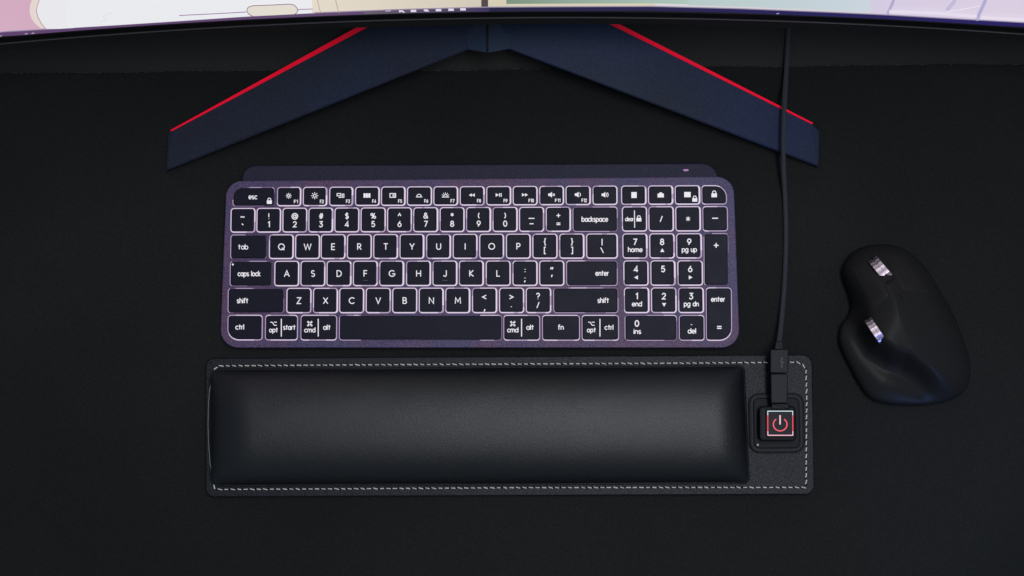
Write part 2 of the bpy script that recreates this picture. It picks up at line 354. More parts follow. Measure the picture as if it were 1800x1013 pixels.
# ---- stand: two legs, hub, column
def lerp(a, b, t): return (a[0]+(b[0]-a[0])*t, a[1]+(b[1]-a[1])*t)
def leg(tip_b, tip_f, hub_b, hub_f, red0, red1, side):
    """tip/hub back+front corners (photo px) of the top face; red0..red1 outer line of the red chamfer"""
    T = 1.42; n = 14; top_b, top_f, out_b = [], [], []
    hts = lambda t: 0.008+0.021*min(t, 1.3)
    for i in range(n+1):
        t = T*i/n
        top_b.append(U(*lerp(tip_b, hub_b, t), hts(t))); top_f.append(U(*lerp(tip_f, hub_f, t), hts(t)))
        out_b.append(U(*lerp(red0, red1, t), hts(t)-0.0005-0.0010*t))
    m = MB(); rings = []
    for i in range(n+1):
        b, f, o = top_b[i], top_f[i], out_b[i]
        d = (b-f).normalized()
        gb = U(*lerp(lerp(tip_f, hub_f, T*i/n), lerp(tip_b, hub_b, T*i/n), .12), MZ)
        rings.append([gb, f-Vector((0, 0, .0012)), f+d*.0009, b, b-Vector((0, 0, .001)), Vector((o.x, o.y, MZ))])
    m.loft(rings); l = m.build('stand_leg', 'stand', mon, smooth=25)
    m = MB(); m.loft([[top_b[i]+Vector((0, 0, .0003)), out_b[i]+Vector((0, 0, .0003)), Vector((out_b[i].x, out_b[i].y+.0002, out_b[i].z-.0012)), top_b[i]-Vector((0, 0, .0012))] for i in range(n+1)])
    m.build('red_edge_strip', 'red', l, smooth=20)
    return l
leg((302, 231), (293, 299), (655, 43.5), (822, 87), (299, 229.5), (636, 43.5), -1)
leg((1427, 218.5), (1438, 292), (1070, 42), (895, 86), (1429.5, 216.5), (1087, 42), 1)
# leg tips carry on a little past the red strip: small end caps
for a in (((302, 231), (293, 299), (296, 233)), ((1427, 218.5), (1438, 292), (1439.5, 231))):
    m = MB(); b, f, e = a; hb = .0082
    tp = [U(*b, hb), U(*f, hb), U(*e, hb-.0015)]; m.loft([[Vector((p.x, p.y, MZ)) for p in tp], tp]); m.build('leg_tip', 'stand', mon, smooth=0)
m = MB()      # hub: two facets with a centre ridge
hub_under = [U(822, 74, MZ), U(857, 80, MZ), U(895, 74, MZ)]
hp = [[(816, 38), (822, 87), (0.0295)], [(857, 38), (857, 93), .0345], [(897, 38), (895, 86), .0295]]
rowT = [U(*p[0], p[2]+.001) for p in hp]; rowF = [U(*p[1], p[2]+.001) for p in hp]; rowB = [U(p[0][0], -70, p[2]+.001) for p in hp]
m.add(rowB+rowT+rowF+hub_under, [(0, 1, 4, 3), (1, 2, 5, 4), (3, 4, 7, 6), (4, 5, 8, 7), (6, 7, 10, 9), (7, 8, 11, 10)])
hub = m.build('stand_hub', texture(mat('blue grey hub paint', (0.05, 0.07, 0.11), 0.45, spec=0.2), 2500, (0.012, 0.021, 0.042), (0.020, 0.031, 0.056), 0.2, .0001), mon, smooth=0)
m = MB(); a = U(857, 20, .0360); b = U(857, 92, .0360); m.tube([a, b], .0007, 6); m.build('centre_seam', 'lip', hub)
yb = SY(XC, .2)+.10
m = MB(); m.loft([[Vector((XC+x, yb+y, z)) for x, y in ((-.03, -.02), (.03, -.02), (.03, .02), (-.03, .02))] for z in (.02, .30)]); m.build('stand_column', 'stand', mon, smooth=0)
m = MB(); m.loft([[Vector((XC+x, y, z)) for x, y in ((-.028, SY(XC, .24)+.07), (.028, SY(XC, .24)+.07), (.028, yb+.01), (-.028, yb+.01))] for z in (.22, .28)]); m.build('column_mount', 'bezel', mon, smooth=0)
m = MB(); fl = [U(700, 10, 0), U(1015, 10, 0)]; m.loft([[Vector((x, y, z)) for x, y in ((XC-.07, fl[0].y), (XC+.07, fl[0].y), (XC+.05, yb+.03), (XC-.05, yb+.03))] for z in (.0005, .024)]); m.build('stand_foot', 'stand', mon, smooth=0)

# ================================================================== LETTERING (stroke alphabet, cap height 1)
def arc(cx, cy, rx, ry, a0, a1, n=14):
    return [(cx+rx*math.cos(R(a0+(a1-a0)*i/n)), cy+ry*math.sin(R(a0+(a1-a0)*i/n))) for i in range(n+1)]
X = 0.70
G = {
 'A': (.84, [[(0, 0), (.42, 1), (.84, 0)], [(.14, .33), (.70, .33)]]),
 'B': (.6, [[(0, 0), (0, 1), (.3, 1)]+arc(.3, .76, .24, .24, 90, -90)+[(0, .52)], [(.3, .52)]+arc(.33, .26, .27, .26, 90, -90)+[(0, 0)]]),
 'C': (.86, [arc(.5, .5, .5, .5, 45, 315, 20)]),
 'D': (.74, [[(0, 0), (0, 1), (.26, 1)]+arc(.26, .5, .48, .5, 90, -90, 16)+[(0, 0)]]),
 'E': (.54, [[(.54, 1), (0, 1), (0, 0), (.54, 0)], [(0, .5), (.5, .5)]]),
 'F': (.52, [[(.52, 1), (0, 1), (0, 0)], [(0, .5), (.46, .5)]]),
 'G': (.92, [arc(.5, .5, .5, .5, 48, 335, 20)+[(.97, .45), (.55, .45)]]),
 'H': (.70, [[(0, 0), (0, 1)], [(.7, 0), (.7, 1)], [(0, .5), (.7, .5)]]),
 'I': (.0, [[(0, 0), (0, 1)]]),
 'J': (.46, [[(.46, 1), (.46, .26)]+arc(.22, .25, .24, .25, 0, -160)]),
 'K': (.62, [[(0, 0), (0, 1)], [(.6, 1), (.05, .48), (.64, 0)]]),
 'L': (.5, [[(0, 1), (0, 0), (.5, 0)]]),
 'M': (.9, [[(0, 0), (.06, 1), (.45, .3), (.84, 1), (.9, 0)]]),
 'N': (.74, [[(0, 0), (0, 1), (.74, 0), (.74, 1)]]),
 'O': (1.0, [arc(.5, .5, .5, .5, 0, 360, 24)]),
 'P': (.55, [[(0, 0), (0, 1), (.27, 1)]+arc(.27, .72, .28, .28, 90, -90)+[(0, .44)]]),
 'Q': (1.0, [arc(.5, .5, .5, .5, 0, 360, 24), [(.6, .3), (.98, -.04)]]),
 'R': (.6, [[(0, 0), (0, 1), (.27, 1)]+arc(.27, .73, .27, .27, 90, -90)+[(0, .46)], [(.27, .46), (.6, 0)]]),
 'S': (.56, [arc(.28, .75, .25, .25, 40, 270, 12)+arc(.28, .26, .27, .26, 90, -145, 12)[1:]]),
 'T': (.66, [[(0, 1), (.66, 1)], [(.33, 1), (.33, 0)]]),
 'U': (.70, [[(0, 1), (0, .35)]+arc(.35, .35, .35, .35, 180, 360)+[(.7, 1)]]),
 'V': (.8, [[(0, 1), (.4, 0), (.8, 1)]]),
 'W': (1.2, [[(0, 1), (.3, 0), (.6, .95), (.9, 0), (1.2, 1)]]),
 'X': (.72, [[(0, 1), (.72, 0)], [(.72, 1), (0, 0)]]),
 'Y': (.74, [[(0, 1), (.37, .45), (.74, 1)], [(.37, .45), (.37, 0)]]),
 'Z': (.66, [[(0, 1), (.66, 1), (0, 0), (.66, 0)]]),
 '0': (.62, [arc(.31, .5, .31, .5, 0, 360, 22)]),
 '1': (.24, [[(0, .82), (.24, 1), (.24, 0)]]),
 '2': (.58, [arc(.28, .71, .28, .29, 165, -30, 12)+[(0, 0), (.58, 0)]]),
 '3': (.56, [[(.02, 1), (.52, 1), (.24, .62)]+arc(.25, .31, .3, .31, 85, -150, 14)]),
 '4': (.64, [[(.48, 0), (.48, 1), (0, .25), (.64, .25)]]),
 '5': (.56, [[(.5, 1), (.1, 1), (.05, .56)]+arc(.26, .32, .3, .32, 125, -145, 14)]),
 '6': (.6, [arc(.3, .32, .3, .32, 0, 360, 20), [(.42, 1), (.05, .5)]]),
 '7': (.56, [[(0, 1), (.56, 1), (.16, 0)]]),
 '8': (.58, [arc(.29, .75, .24, .25, 0, 360, 18), arc(.29, .27, .29, .27, 0, 360, 18)]),
 '9': (.6, [arc(.3, .68, .3, .32, 0, 360, 20), [(.55, .5), (.18, 0)]]),
 'a': (.6, [arc(.3, X/2, .3, X/2, 0, 360, 18), [(.6, X), (.6, 0)]]),
 'b': (.6, [arc(.3, X/2, .3, X/2, 0, 360, 18), [(0, 1.05), (0, 0)]]),
 'c': (.5, [arc(.3, X/2, .3, X/2, 45, 315, 14)]),
 'd': (.6, [arc(.3, X/2, .3, X/2, 0, 360, 18), [(.6, 1.05), (.6, 0)]]),
 'e': (.6, [[(.02, X/2), (.6, X/2)]+arc(.3, X/2, .3, X/2, 0, 315, 16)]),
 'f': (.3, [[(.12, 0), (.12, .8)]+arc(.32, .82, .2, .22, 180, 80, 6), [(0, X), (.32, X)]]),
 'g': (.6, [arc(.3, X/2, .3, X/2, 0, 360, 18), [(.6, X), (.6, -.08)]+arc(.3, -.05, .3, .27, 0, -150, 10)]),
 'h': (.5, [[(0, 0), (0, 1.05)], [(0, .4)]+arc(.25, .44, .25, .26, 160, 0, 8)+[(.5, 0)]]),
 'i': (.0, [[(0, 0), (0, X)], [(0, .94), (0, 1.0)]]),
 'k': (.45, [[(0, 0), (0, 1.05)], [(.42, X), (.04, .34), (.46, 0)]]),
 'l': (.0, [[(0, 0), (0, 1.05)]]),
 'm': (.86, [[(0, 0), (0, X)], [(0, .44)]+arc(.215, .46, .215, .24, 160, 0, 8)+[(.43, 0)], [(.43, .44)]+arc(.645, .46, .215, .24, 160, 0, 8)+[(.86, 0)]]),
 'n': (.5, [[(0, 0), (0, X)], [(0, .4)]+arc(.25, .44, .25, .26, 160, 0, 8)+[(.5, 0)]]),
 'o': (.62, [arc(.31, X/2, .31, X/2, 0, 360, 18)]),
 'p': (.6, [arc(.3, X/2, .3, X/2, 0, 360, 18), [(0, X), (0, -.33)]]),
 'r': (.28, [[(0, 0), (0, X)], [(0, .42)]+arc(.22, .46, .22, .24, 170, 75, 6)]),
 's': (.40, [arc(.2, .52, .18, .18, 40, 270, 8)+arc(.2, .17, .2, .17, 90, -145, 8)[1:]]),
 't': (.42, [[(.2, 0), (.2, .98)], [(0, X), (.42, X)]]),
 'u': (.5, [[(0, X), (0, .26)]+arc(.25, .26, .25, .26, 180, 360, 8)+[(.5, X)], [(.5, X), (.5, 0)]]),
 ' ': (.34, []),
 '~': (.7, [[(0, .42), (.12, .56), (.26, .57), (.42, .46), (.56, .44), (.7, .58)]]),
 '`': (.2, [[(0, .62), (.2, .42)]]),
 '!': (.0, [[(0, .36), (0, 1)], [(0, .0), (0, .03)]]),
 '@': (1.1, [arc(.55, .45, .55, .55, -40, -355, 22), arc(.53, .45, .24, .25, 0, 360, 14), [(.78, .7), (.78, .38)]+arc(.92, .36, .14, .14, 180, 360, 6)+[(1.1, .45)]]),
 '#': (.7, [[(.22, 0), (.36, 1)], [(.46, 0), (.60, 1)], [(.06, .66), (.74, .66)], [(.02, .34), (.70, .34)]]),
 '$': (.56, [arc(.28, .73, .25, .22, 30, 270, 10)+arc(.28, .27, .27, .24, 90, -150, 10)[1:], [(.28, -.12), (.28, 1.12)]]),
 '%': (.9, [arc(.2, .76, .19, .2, 0, 360, 12), arc(.72, .24, .19, .2, 0, 360, 12), [(.72, 1), (.2, 0)]]),
 '^': (.5, [[(0, .45), (.25, .9), (.5, .45)]]),
 '&': (.76, [[(.76, 0), (.2, .66)]+arc(.34, .8, .19, .2, 215, -30, 10)+[(.3, .52)]+arc(.27, .25, .27, .25, 110, 300, 10)+[(.72, .46)]]),
 '*': (.5, [[(.25, .38), (.25, .92)], [(.02, .5), (.48, .8)], [(.48, .5), (.02, .8)]]),
 '(': (.24, [arc(.5, .48, .45, .62, 130, 230, 8)]),
 ')': (.24, [arc(-.26, .48, .45, .62, 50, -50, 8)]),
 '_': (.8, [[(0, .3), (.8, .3)]]), '-': (.55, [[(0, .42), (.55, .42)]]),
 '+': (.66, [[(0, .45), (.66, .45)], [(.33, .12), (.33, .78)]]),
 '=': (.66, [[(0, .28), (.66, .28)], [(0, .58), (.66, .58)]]),
 '{': (.3, [[(.3, 1.1), (.17, 1.08), (.14, .95), (.14, .66), (.0, .5), (.14, .34), (.14, .05), (.17, -.08), (.3, -.1)]]),
 '}': (.3, [[(0, 1.1), (.13, 1.08), (.16, .95), (.16, .66), (.3, .5), (.16, .34), (.16, .05), (.13, -.08), (0, -.1)]]),
 '[': (.24, [[(.24, 1.1), (0, 1.1), (0, -.1), (.24, -.1)]]),
 ']': (.24, [[(0, 1.1), (.24, 1.1), (.24, -.1), (0, -.1)]]),
 '|': (.0, [[(0, -.05), (0, 1.05)]]), '\\': (.5, [[(.02, .95), (.48, .05)]]), '/': (.5, [[(.06, 0), (.44, 1)]]),
 ':': (.0, [[(0, .12), (0, .14)], [(0, .62), (0, .64)]]), ';': (.1, [[(.08, .62), (.08, .66)], [(.1, .16), (0, -.12)]]),
 '"': (.3, [[(.0, .62), (.1, .92)], [(.26, .62), (.36, .92)]]), "'": (.1, [[(0, .3), (.1, .62)]]),
 '<': (.58, [[(.58, .75), (0, .45), (.58, .15)]]), '>': (.58, [[(0, .75), (.58, .45), (0, .15)]]),
 ',': (.1, [[(.12, .2), (0, -.1)]]), '.': (.0, [[(0, .04), (0, .07)]]),
 '?': (.5, [arc(.25, .74, .25, .26, 165, -60, 10)+[(.25, .42), (.25, .3)], [(.25, 0), (.25, .03)]]),
}
class Mark:
    """flat lettering and symbols laid out in photo px, sat on a surface through f(px, py, h)"""
    def __init__(s, f, h): s.m = MB(); s.f = f; s.h = h; s.k = 0
    def hh(s): s.k += 1; return s.h+0.000004*(s.k % 9)
    def stroke(s, pts, w, closed=False):
        h = s.hh(); P = [Vector(p) for p in pts]
        Q = [P[0]]
        for p in P[1:]:
            if (p-Q[-1]).length > 1e-4: Q.append(p)
        if len(Q) == 1: Q.append(Q[0]+Vector((0, .01)))
        P = Q; n = len(P); a = []; b = []
        loop = (P[0]-P[-1]).length < 0.02 and n > 4
        for i in range(n):
            d1 = (P[i]-P[i-1]).normalized() if i > 0 else ((P[0]-P[-2]).normalized() if loop else None)
            d2 = (P[i+1]-P[i]).normalized() if i < n-1 else ((P[1]-P[0]).normalized() if loop else None)
            if d1 is None: d1 = d2
            if d2 is None: d2 = d1
            t = (d1+d2)
            t = t.normalized() if t.length > 1e-3 else d2
            nn = Vector((-t.y, t.x)); c = max(0.45, abs(nn.dot(Vector((-d1.y, d1.x))))); o = nn*(w/2/c)
            q = P[i].copy()
            if not loop and i == 0: q -= d2*w*0.18
            if not loop and i == n-1: q += d1*w*0.18
            a.append(q+o); b.append(q-o)
        s.m.loft([[s.f(p.x, p.y, h) for p in a], [s.f(p.x, p.y, h) for p in b]], False, False, closed=False)
    def fill(s, pts): 
        h = s.hh(); s.m.add([s.f(p[0], p[1], h) for p in pts], [tuple(range(len(pts)))])
    def text(s, t, cx, cy, ch, w, width=None, gap=None):
        """centred on cx, with the vertical middle of a capital at cy"""
        gap = (gap if gap is not None else (.20 if len(t) > 2 else .26))
        tot = sum(G[c][0] for c in t)+gap*(len(t)-1)
        sx = ch if width is None else (width-w)/max(tot, .01)
        if len(t) == 1: sx = ch
        x = cx-tot*sx/2
        for c in t:
            for st in G[c][1]: s.stroke([(x+p[0]*sx, cy+ch/2-p[1]*ch) for p in st], w)
            x += (G[c][0]+gap)*sx
    def build(s, name, ma, parent): return s.m.build(name, ma, parent, smooth=0, flipfix=False)
def lock(mk, cx, cy, s=1.0):
    mk.fill([(cx-4.6*s, cy-1*s), (cx+4.6*s, cy-1*s), (cx+4.6*s, cy+5.4*s), (cx-4.6*s, cy+5.4*s)])
    mk.stroke([(cx-2.7*s, cy-.5*s), (cx-2.7*s, cy-2.6*s)]+[(cx+p[0]*s, cy-2.6*s-p[1]*s) for p in arc(0, 0, 2.7, 2.6, 180, 0, 8)]+[(cx+2.7*s, cy-.5*s)], 1.5*s)
def speaker(mk, x, y):
    mk.fill([(x-6, y-2.2), (x-3, y-2.2), (x+.6, y-5), (x+.6, y+5), (x-3, y+2.2), (x-6, y+2.2)])
def sun(mk, x, y, r, w):
    mk.stroke([(x+r*.42*math.cos(a*math.pi/6), y+r*.42*math.sin(a*math.pi/6)) for a in range(13)], w)
    for a in range(8):
        c, q = math.cos(a*math.pi/4), math.sin(a*math.pi/4); mk.stroke([(x+c*r*.66, y+q*r*.66), (x+c*r, y+q*r)], w*.95)
def opt(mk, x, y):
    mk.stroke([(x-5.5, y-2.6), (x-2.4, y-2.6), (x+1.4, y+2.8), (x+5.5, y+2.8)], 1.4); mk.stroke([(x+.8, y-2.6), (x+5.5, y-2.6)], 1.4)
def cmd(mk, x, y):
    mk.stroke([(x-1.9, y-1.9), (x+1.9, y-1.9), (x+1.9, y+1.9), (x-1.9, y+1.9), (x-1.9, y-1.9)], 1.2)
    for a, b in ((-1, -1), (1, -1), (-1, 1), (1, 1)): mk.stroke([(x+a*3+1.1*math.cos(t*math.pi/4), y+b*3+1.1*math.sin(t*math.pi/4)) for t in range(9)], 1.2)
def tri(mk, x, y, d, r=3.6):
    V = {'u': [(0, -1), (1, .8), (-1, .8)], 'd': [(0, 1), (-1, -.8), (1, -.8)], 'l': [(-1, 0), (.8, -1), (.8, 1)], 'r': [(1, 0), (-.8, 1), (-.8, -1)]}[d]
    mk.fill([(x+a*r, y+b*r) for a, b in V])

# ================================================================== KEYBOARD
kroot_l = U(845, 460, 0); kb = thing('keyboard', (kroot_l.x, kroot_l.y, 0), 'backlit keyboard with black keys and white lettering on a grey deck coloured purple for the backlight', 'keyboard')
def deckf(px, py, h): return K(px, py, h)
def Kz(px, py, h):        # h is measured from the mat when negative
    return K(px, py, h) if h > -0.5 else (lambda p: Vector((p.x, p.y, MZ+.0006)))(K(px, py, 0))
plate = fillet([(398, 318.5), (1289.5, 310.5), (1300.5, 611.5), (386.5, 611.5)], [29, 31, 31, 31], 10)
m = MB(); o = plate
rings = [[(lambda q: Vector((q.x, q.y, MZ+.001)))(K(p.x, p.y, 0)) for p in inset(o, 2.5)]]
rings += [[K(p.x, p.y, -.0038) for p in inset(o, 1.5)], [K(p.x, p.y, -.0006) for p in o], [K(p.x, p.y, -.0002) for p in inset(o, .5)], [K(p.x, p.y, 0) for p in inset(o, 1.4)]]
m.loft(rings); deck = m.build('deck', 'deck', kb, smooth=35)
m = MB()   # chamfer glint along the front edge is the deck's own bevel; back bar behind the keys
bar = fillet([(424.5, 335), (424.5, 290.5), (1262, 286.5), (1264, 335)], [2, 26, 30, 2], 10)
rings = [[(lambda q: Vector((q.x, q.y, MZ+.0002)))(K(p.x, p.y, -.002)) for p in inset(bar, 3)], [K(p.x, p.y, -.006) for p in bar], [K(p.x, p.y, -.0032) for p in inset(bar, .8)], [K(p.x, p.y, -.0025) for p in inset(bar, 2.4)]]
m.loft(rings); bo = m.build('battery_bar', 'bar', kb, smooth=35)
m = MB(); m.loft(slab(fillet(box(1201, 297.6, 1210.5, 301), 1.7), -.0035, -.0023, .3, K)); m.build('power_slider', mat('purple slider', (0.42, 0.16, 0.38), 0.5), bo)
KH = 0.0016
ROW = {'F': (329.3, 363.2, 326, 359.8), 'N': (366, 409.2, 362.8, 407), 'Q': (412.6, 455.8, 410.4, 454.6), 'A': (459, 503.6, 458, 502.4), 'Z': (506.6, 551, 505.6, 550.6), 'B': (553.8, 598.6, 554, 599.2)}
def rowy(row, x):
    a, b, c, d = ROW[row]; t = (x-430)/820; return a+(c-a)*t, b+(d-b)*t
def make_key(label, row, x0, x1, marks, style='n', rad=None, row2=None):
    t0 = rowy(row, x0)[0]; t1 = rowy(row, x1)[0]; b0 = rowy(row2 or row, x0)[1]; b1 = rowy(row2 or row, x1)[1]
    # the deck narrows a touch to the back, as do the keys
    sh = 0.35*(x0-845)/450
    cs = [(x0-sh, t0), (x1-sh, t1), (x1+sh, b1), (x0+sh, b0)]
    r = rad or [6, 6, 6, 6]
    outer = fillet(cs, r, 7)
    # resample straight sides so the glow can vary along them
    ds = []; n = len(outer)
    for i in range(n):
        a, b = outer[i], outer[(i+1) % n]; k = max(1, int((b-a).length/4))
        for j in range(k): ds.append(a.lerp(b, j/k))
    outer = ds
    jit = random.uniform(-.25, .3); ph = random.uniform(0, 6)
    if style == 'n': W = lambda nr, p: (2.35+2*jit if nr.x > .5 else 1.35-jit*.5 if nr.x < -.5 else 1.95 if nr.y > .5 else 1.3)
    elif style == 's': W = lambda nr, p: (1.4 if nr.x > .5 else 1.15 if nr.x < -.5 else 1.6 if nr.y > .5 else 1.3)
    else: W = lambda nr, p: 1.15
    keyline = inset(outer, W)
    key_b = inset(keyline, 0.1); kt = inset(keyline, 1.0); kt2 = inset(keyline, 2.0); kt3 = inset(keyline, 3.2)
    m = MB(); rings = [[K(p.x, p.y, -.0012) for p in key_b], [K(p.x, p.y, KH-.0006) for p in kt], [K(p.x, p.y, KH-.0001) for p in inset(keyline, 1.4)], [K(p.x, p.y, KH) for p in kt2]]
    m.loft(rings, False, True)
    k = m.build('key', 'key', deck, smooth=40); 
    if label: k['label'] = label
    # glow ring
    m = MB(); n = len(outer); h0 = .00022
    outer2 = inset(outer, -.75)
    A = [K(p.x, p.y, h0) for p in outer]; B = [K(p.x, p.y, h0+.0001) for p in keyline]
    b = m.add(A+B+[K(p.x, p.y, h0-.0001) for p in outer2], [])
    xm, ym = (x0+x1)/2, (t0+b0)/2
    for i in range(n):
        j = (i+1) % n; p = (outer[i]+outer[j])/2; q = (keyline[i]+keyline[j])/2; nr = (p-q).normalized()
        u = math.sin(p.x/17.0+p.y/23+ph)+.5*math.sin(p.x/7.7+p.y/9+ph*2)
        if style == 'n': lv = 2 if (u > -0.95) else 1
        elif style == 's': lv = 2 if abs(nr.y) > .5 and u > -.3 else 1
        elif style == 'w':   # wide keys: broken glow
            if nr.y > .5: lv = 1 if u > -.2 else 0
            elif nr.y < -.5: lv = 2 if u > .45 else (1 if u > -.1 else 0)
            else: lv = 1 if (nr.x < 0 or u > .3) else 0
            if (x1-x0) > 200 and abs(p.x-xm) > 0 and (p.x > x0+38 and p.x < x1-38): lv = -1
        else:                # nearly dark
            lv = 1 if (nr.y < -.5 and u > .6) or (nr.x < -.5 and u > -.6) else (0 if u > .2 else -1)
        if lv < 0: continue
        m.f.append((b+i, b+j, b+n+j, b+n+i)); m.mi.append(lv)
        if lv > 0: m.f.append((b+2*n+i, b+2*n+j, b+j, b+i)); m.mi.append(3 if lv == 1 else 0)
    m.build('backlight_glow', ['glow1', 'glow2', 'glow3', 'glow0'], k, smooth=0, flipfix=False)
    if marks:
        mk = Mark(K, KH+.00006); marks(mk, (x0+x1)/2, (t0+t1+b0+b1)/4); mk.build('lettering', 'legend', k)
    return k
CW, CHT = 1.62, 10.2
def L1(c): return lambda mk, x, y: mk.text(c, x, y, CHT, CW)
def L2(a, b): return lambda mk, x, y: (mk.text(a, x, y-7.2 if a not in '^*"' else y-7.5, 9.2, 1.65), mk.text(b, x, y+7.2, 9.2, 1.7))
def word(t, cx, wd, cy=None, ch=8.0, w=1.55): return lambda mk, x, y: mk.text(t, cx, y if cy is None else cy, ch, w, wd)
# -- function row
frow = [(487, 529.6), (532.6, 575.4), (579, 621), (624.4, 667.6), (670, 713), (715.6, 759.4), (762, 805.4), (808.4, 852), (855, 898.6), (901.4, 945), (948, 991.4), (994.4, 1038.4)]
make_key('wide black key marked esc', 'F', 409, 483, lambda mk, x, y: (mk.text('esc', 444.5, y-.2, 8, 1.5, 15.5), lock(mk, 473.5, 353.5, .95)), 'd', [17, 6, 6, 6])
def f1(mk, x, y): sun(mk, x-.8, y-.5, 4.8, 1.25)
def f2(mk, x, y): sun(mk, x-.8, y-.5, 6, 1.3)
def f3(mk, x, y):
    x -= 1.5; y -= .5
    mk.stroke([(x-6, y-3.6), (x+.5, y-3.6), (x+.5, y+.4), (x-6, y+.4), (x-6, y-3.6)], 1.4); mk.stroke([(x-3, y+3), (x+1.5, y+3)], 1.6)
    mk.stroke([(x+3, y-2.6), (x+6, y-2.6), (x+6, y+3), (x+3, y+3), (x+3, y-2.6)], 1.4)
def f4(mk, x, y):
    x -= 1; y -= .5
    for j in range(2):
        for i in range(3): mk.fill(box(x-6+4.2*i, y-3.8+4.1*j, x-2.4+4.2*i, y-.2+4.1*j))
    mk.fill(box(x-6, y-.4, x+6, y+.4))
def f5(mk, x, y):
    x -= 1; y -= .5; mk.stroke([(x-5, y-3.2), (x+4.8, y-3.2), (x+4.8, y+3.4), (x-5, y+3.4), (x-5, y-3.2)], 1.5); mk.stroke([(x+.3, y-1), (x+5, y-1), (x+5, y+1.4), (x+.3, y+1.4), (x+.3, y-1)], 1.3)
def f6(mk, x, y): mk.stroke([(x-.9+p[0], y+1.2-p[1]) for p in arc(0, 0, 3.8, 3.4, 180, 0, 8)], 1.4); mk.stroke([(x-6, y+2.4), (x+4.4, y+2.4)], 1.5)
def f7(mk, x, y):
    x -= .6; mk.stroke([(x+p[0], y+1.4-p[1]) for p in arc(0, 0, 3.2, 2.8, 180, 0, 8)], 1.4); mk.stroke([(x-6, y+2.8), (x+6, y+2.8)], 1.5)
    for a in (20, 55, 90, 125, 160): mk.stroke([(x+4.5*math.cos(R(a)), y+1-4.2*math.sin(R(a))), (x+6.4*math.cos(R(a)), y+1-6*math.sin(R(a)))], 1.2)
def f8(mk, x, y): tri(mk, x-3.2, y-.5, 'l', 2.9); tri(mk, x+2, y-.5, 'l', 2.9)
def f9(mk, x, y): tri(mk, x-3, y-.5, 'r', 3.1); mk.fill(box(x+.6, y-3.6, x+2.2, y+2.6)); mk.fill(box(x+3.4, y-3.6, x+5, y+2.6))
def f10(mk, x, y): tri(mk, x-3.4, y-.5, 'r', 2.9); tri(mk, x+1.9, y-.5, 'r', 2.9)
def f11(mk, x, y): speaker(mk, x, y-.5); mk.stroke([(x+2, y-2.2), (x+5.2, y+1.4)], 1.3); mk.stroke([(x+5.2, y-2.2), (x+2, y+1.4)], 1.3)
def f12(mk, x, y): speaker(mk, x, y-.5); mk.stroke([(x+.8+p[0], y-.5-p[1]) for p in arc(0, 0, 3.2, 3.4, 60, -60, 6)], 1.3)
def f13(mk, x, y): speaker(mk, x, y-.5); mk.stroke([(x+.6+p[0], y-.5-p[1]) for p in arc(0, 0, 2.4, 2.8, 60, -60, 6)], 1.2); mk.stroke([(x+.9+p[0], y-.5-p[1]) for p in arc(0, 0, 4.8, 4.6, 55, -55, 6)], 1.2)
nm = ['dim sun', 'bright sun', 'two windows', 'small squares', 'wallet shaped window', 'low lamp dome', 'rising lamp dome', 'backward arrows', 'play and pause', 'forward arrows', 'muted speaker', 'quiet speaker']
for i, (a, b) in enumerate(frow):
    fn = (f1, f2, f3, f4, f5, f6, f7, f8, f9, f10, f11, f12)[i]
    def mm(mk, x, y, fn=fn, i=i):
        fn(mk, x, y-1); s = 'F%d' % (i+1); mk.text(s, x+(11.8 if i < 9 else 10.6), y+8.6, 5.2, 1.15, 7 if i < 9 else 9.6, .3)
    make_key('black key with a %s symbol and F%d' % (nm[i], i+1), 'F', a, b, mm)
make_key('black key with a loud speaker symbol', 'F', 1041.6, 1085.4, lambda mk, x, y: f13(mk, x, y-.5))
make_key('black key with a calculator symbol', 'F', 1092, 1136.4, lambda mk, x, y: (mk.fill(box(x+.3-4.7, y-5.6, x+.3+4.7, y+4.8))))
make_key('black key with a camera symbol', 'F', 1139.4, 1183.6, lambda mk, x, y: (mk.fill([(x-5.6, y-2.6), (x-3, y-2.9), (x-1.8, y-4.8), (x+1.8, y-4.8), (x+3, y-2.9), (x+5.4, y-2.6), (x+5.4, y+4), (x-5.6, y+4)])))
make_key('black key with a menu and padlock symbol', 'F', 1186.4, 1231, lambda mk, x, y: (mk.fill(box(x-6, y-5.4, x+5.4, y+3.8)), lock(mk, x+12.6, y+6.6, .95)))
make_key('rounded corner key with a padlock symbol', 'F', 1233.2, 1277.6, lambda mk, x, y: lock(mk, x, y-1.6, 1.05), 's', [6, 21, 6, 6])
# -- number row
nrow = [(405.4, 449, '~', '`'), (451, 494, '!', '1'), (496.6, 540, '@', '2'), (542.4, 586, '#', '3'), (588, 631.6, '$', '4'), (634, 678, '%', '5'), (680.6, 724, '^', '6'), (726.6, 770.4, '&', '7'), (773, 816.6, '*', '8'), (819.6, 863.4, '(', '9'), (866, 910, ')', '0'), (912.6, 956.6, '_', '-'), (959.6, 1003.6, '+', '=')]
for a, b, c, d in nrow:
    f = L2(c, d)
    if c == '~': f = lambda mk, x, y: (mk.text('~', x-.8, y-6, 9, 1.6), mk.text('`', x-.8, y+7.2, 10, 1.8))
    if c == '_': f = lambda mk, x, y: (mk.stroke([(x-5, y-1.8), (x+4.6, y-1.8)], 1.7), mk.stroke([(x-3.4, y+7.6), (x+3, y+7.6)], 1.7))
    make_key('black key marked %s and %s' % (c, d), 'N', a, b, f)
make_key('wide black key marked backspace', 'N', 1006.6, 1085.6, word('backspace', 1045.6, 47), 'w')
make_key('black key marked clear with a padlock', 'N', 1093.4, 1137.4, lambda mk, x, y: (mk.text('clear', 1106.4, y, 6.6, 1.3, 15.5, .2), mk.stroke([(1115.2, y-15), (1115.6, y+15)], 1.5), lock(mk, 1123, y-1, .95)))
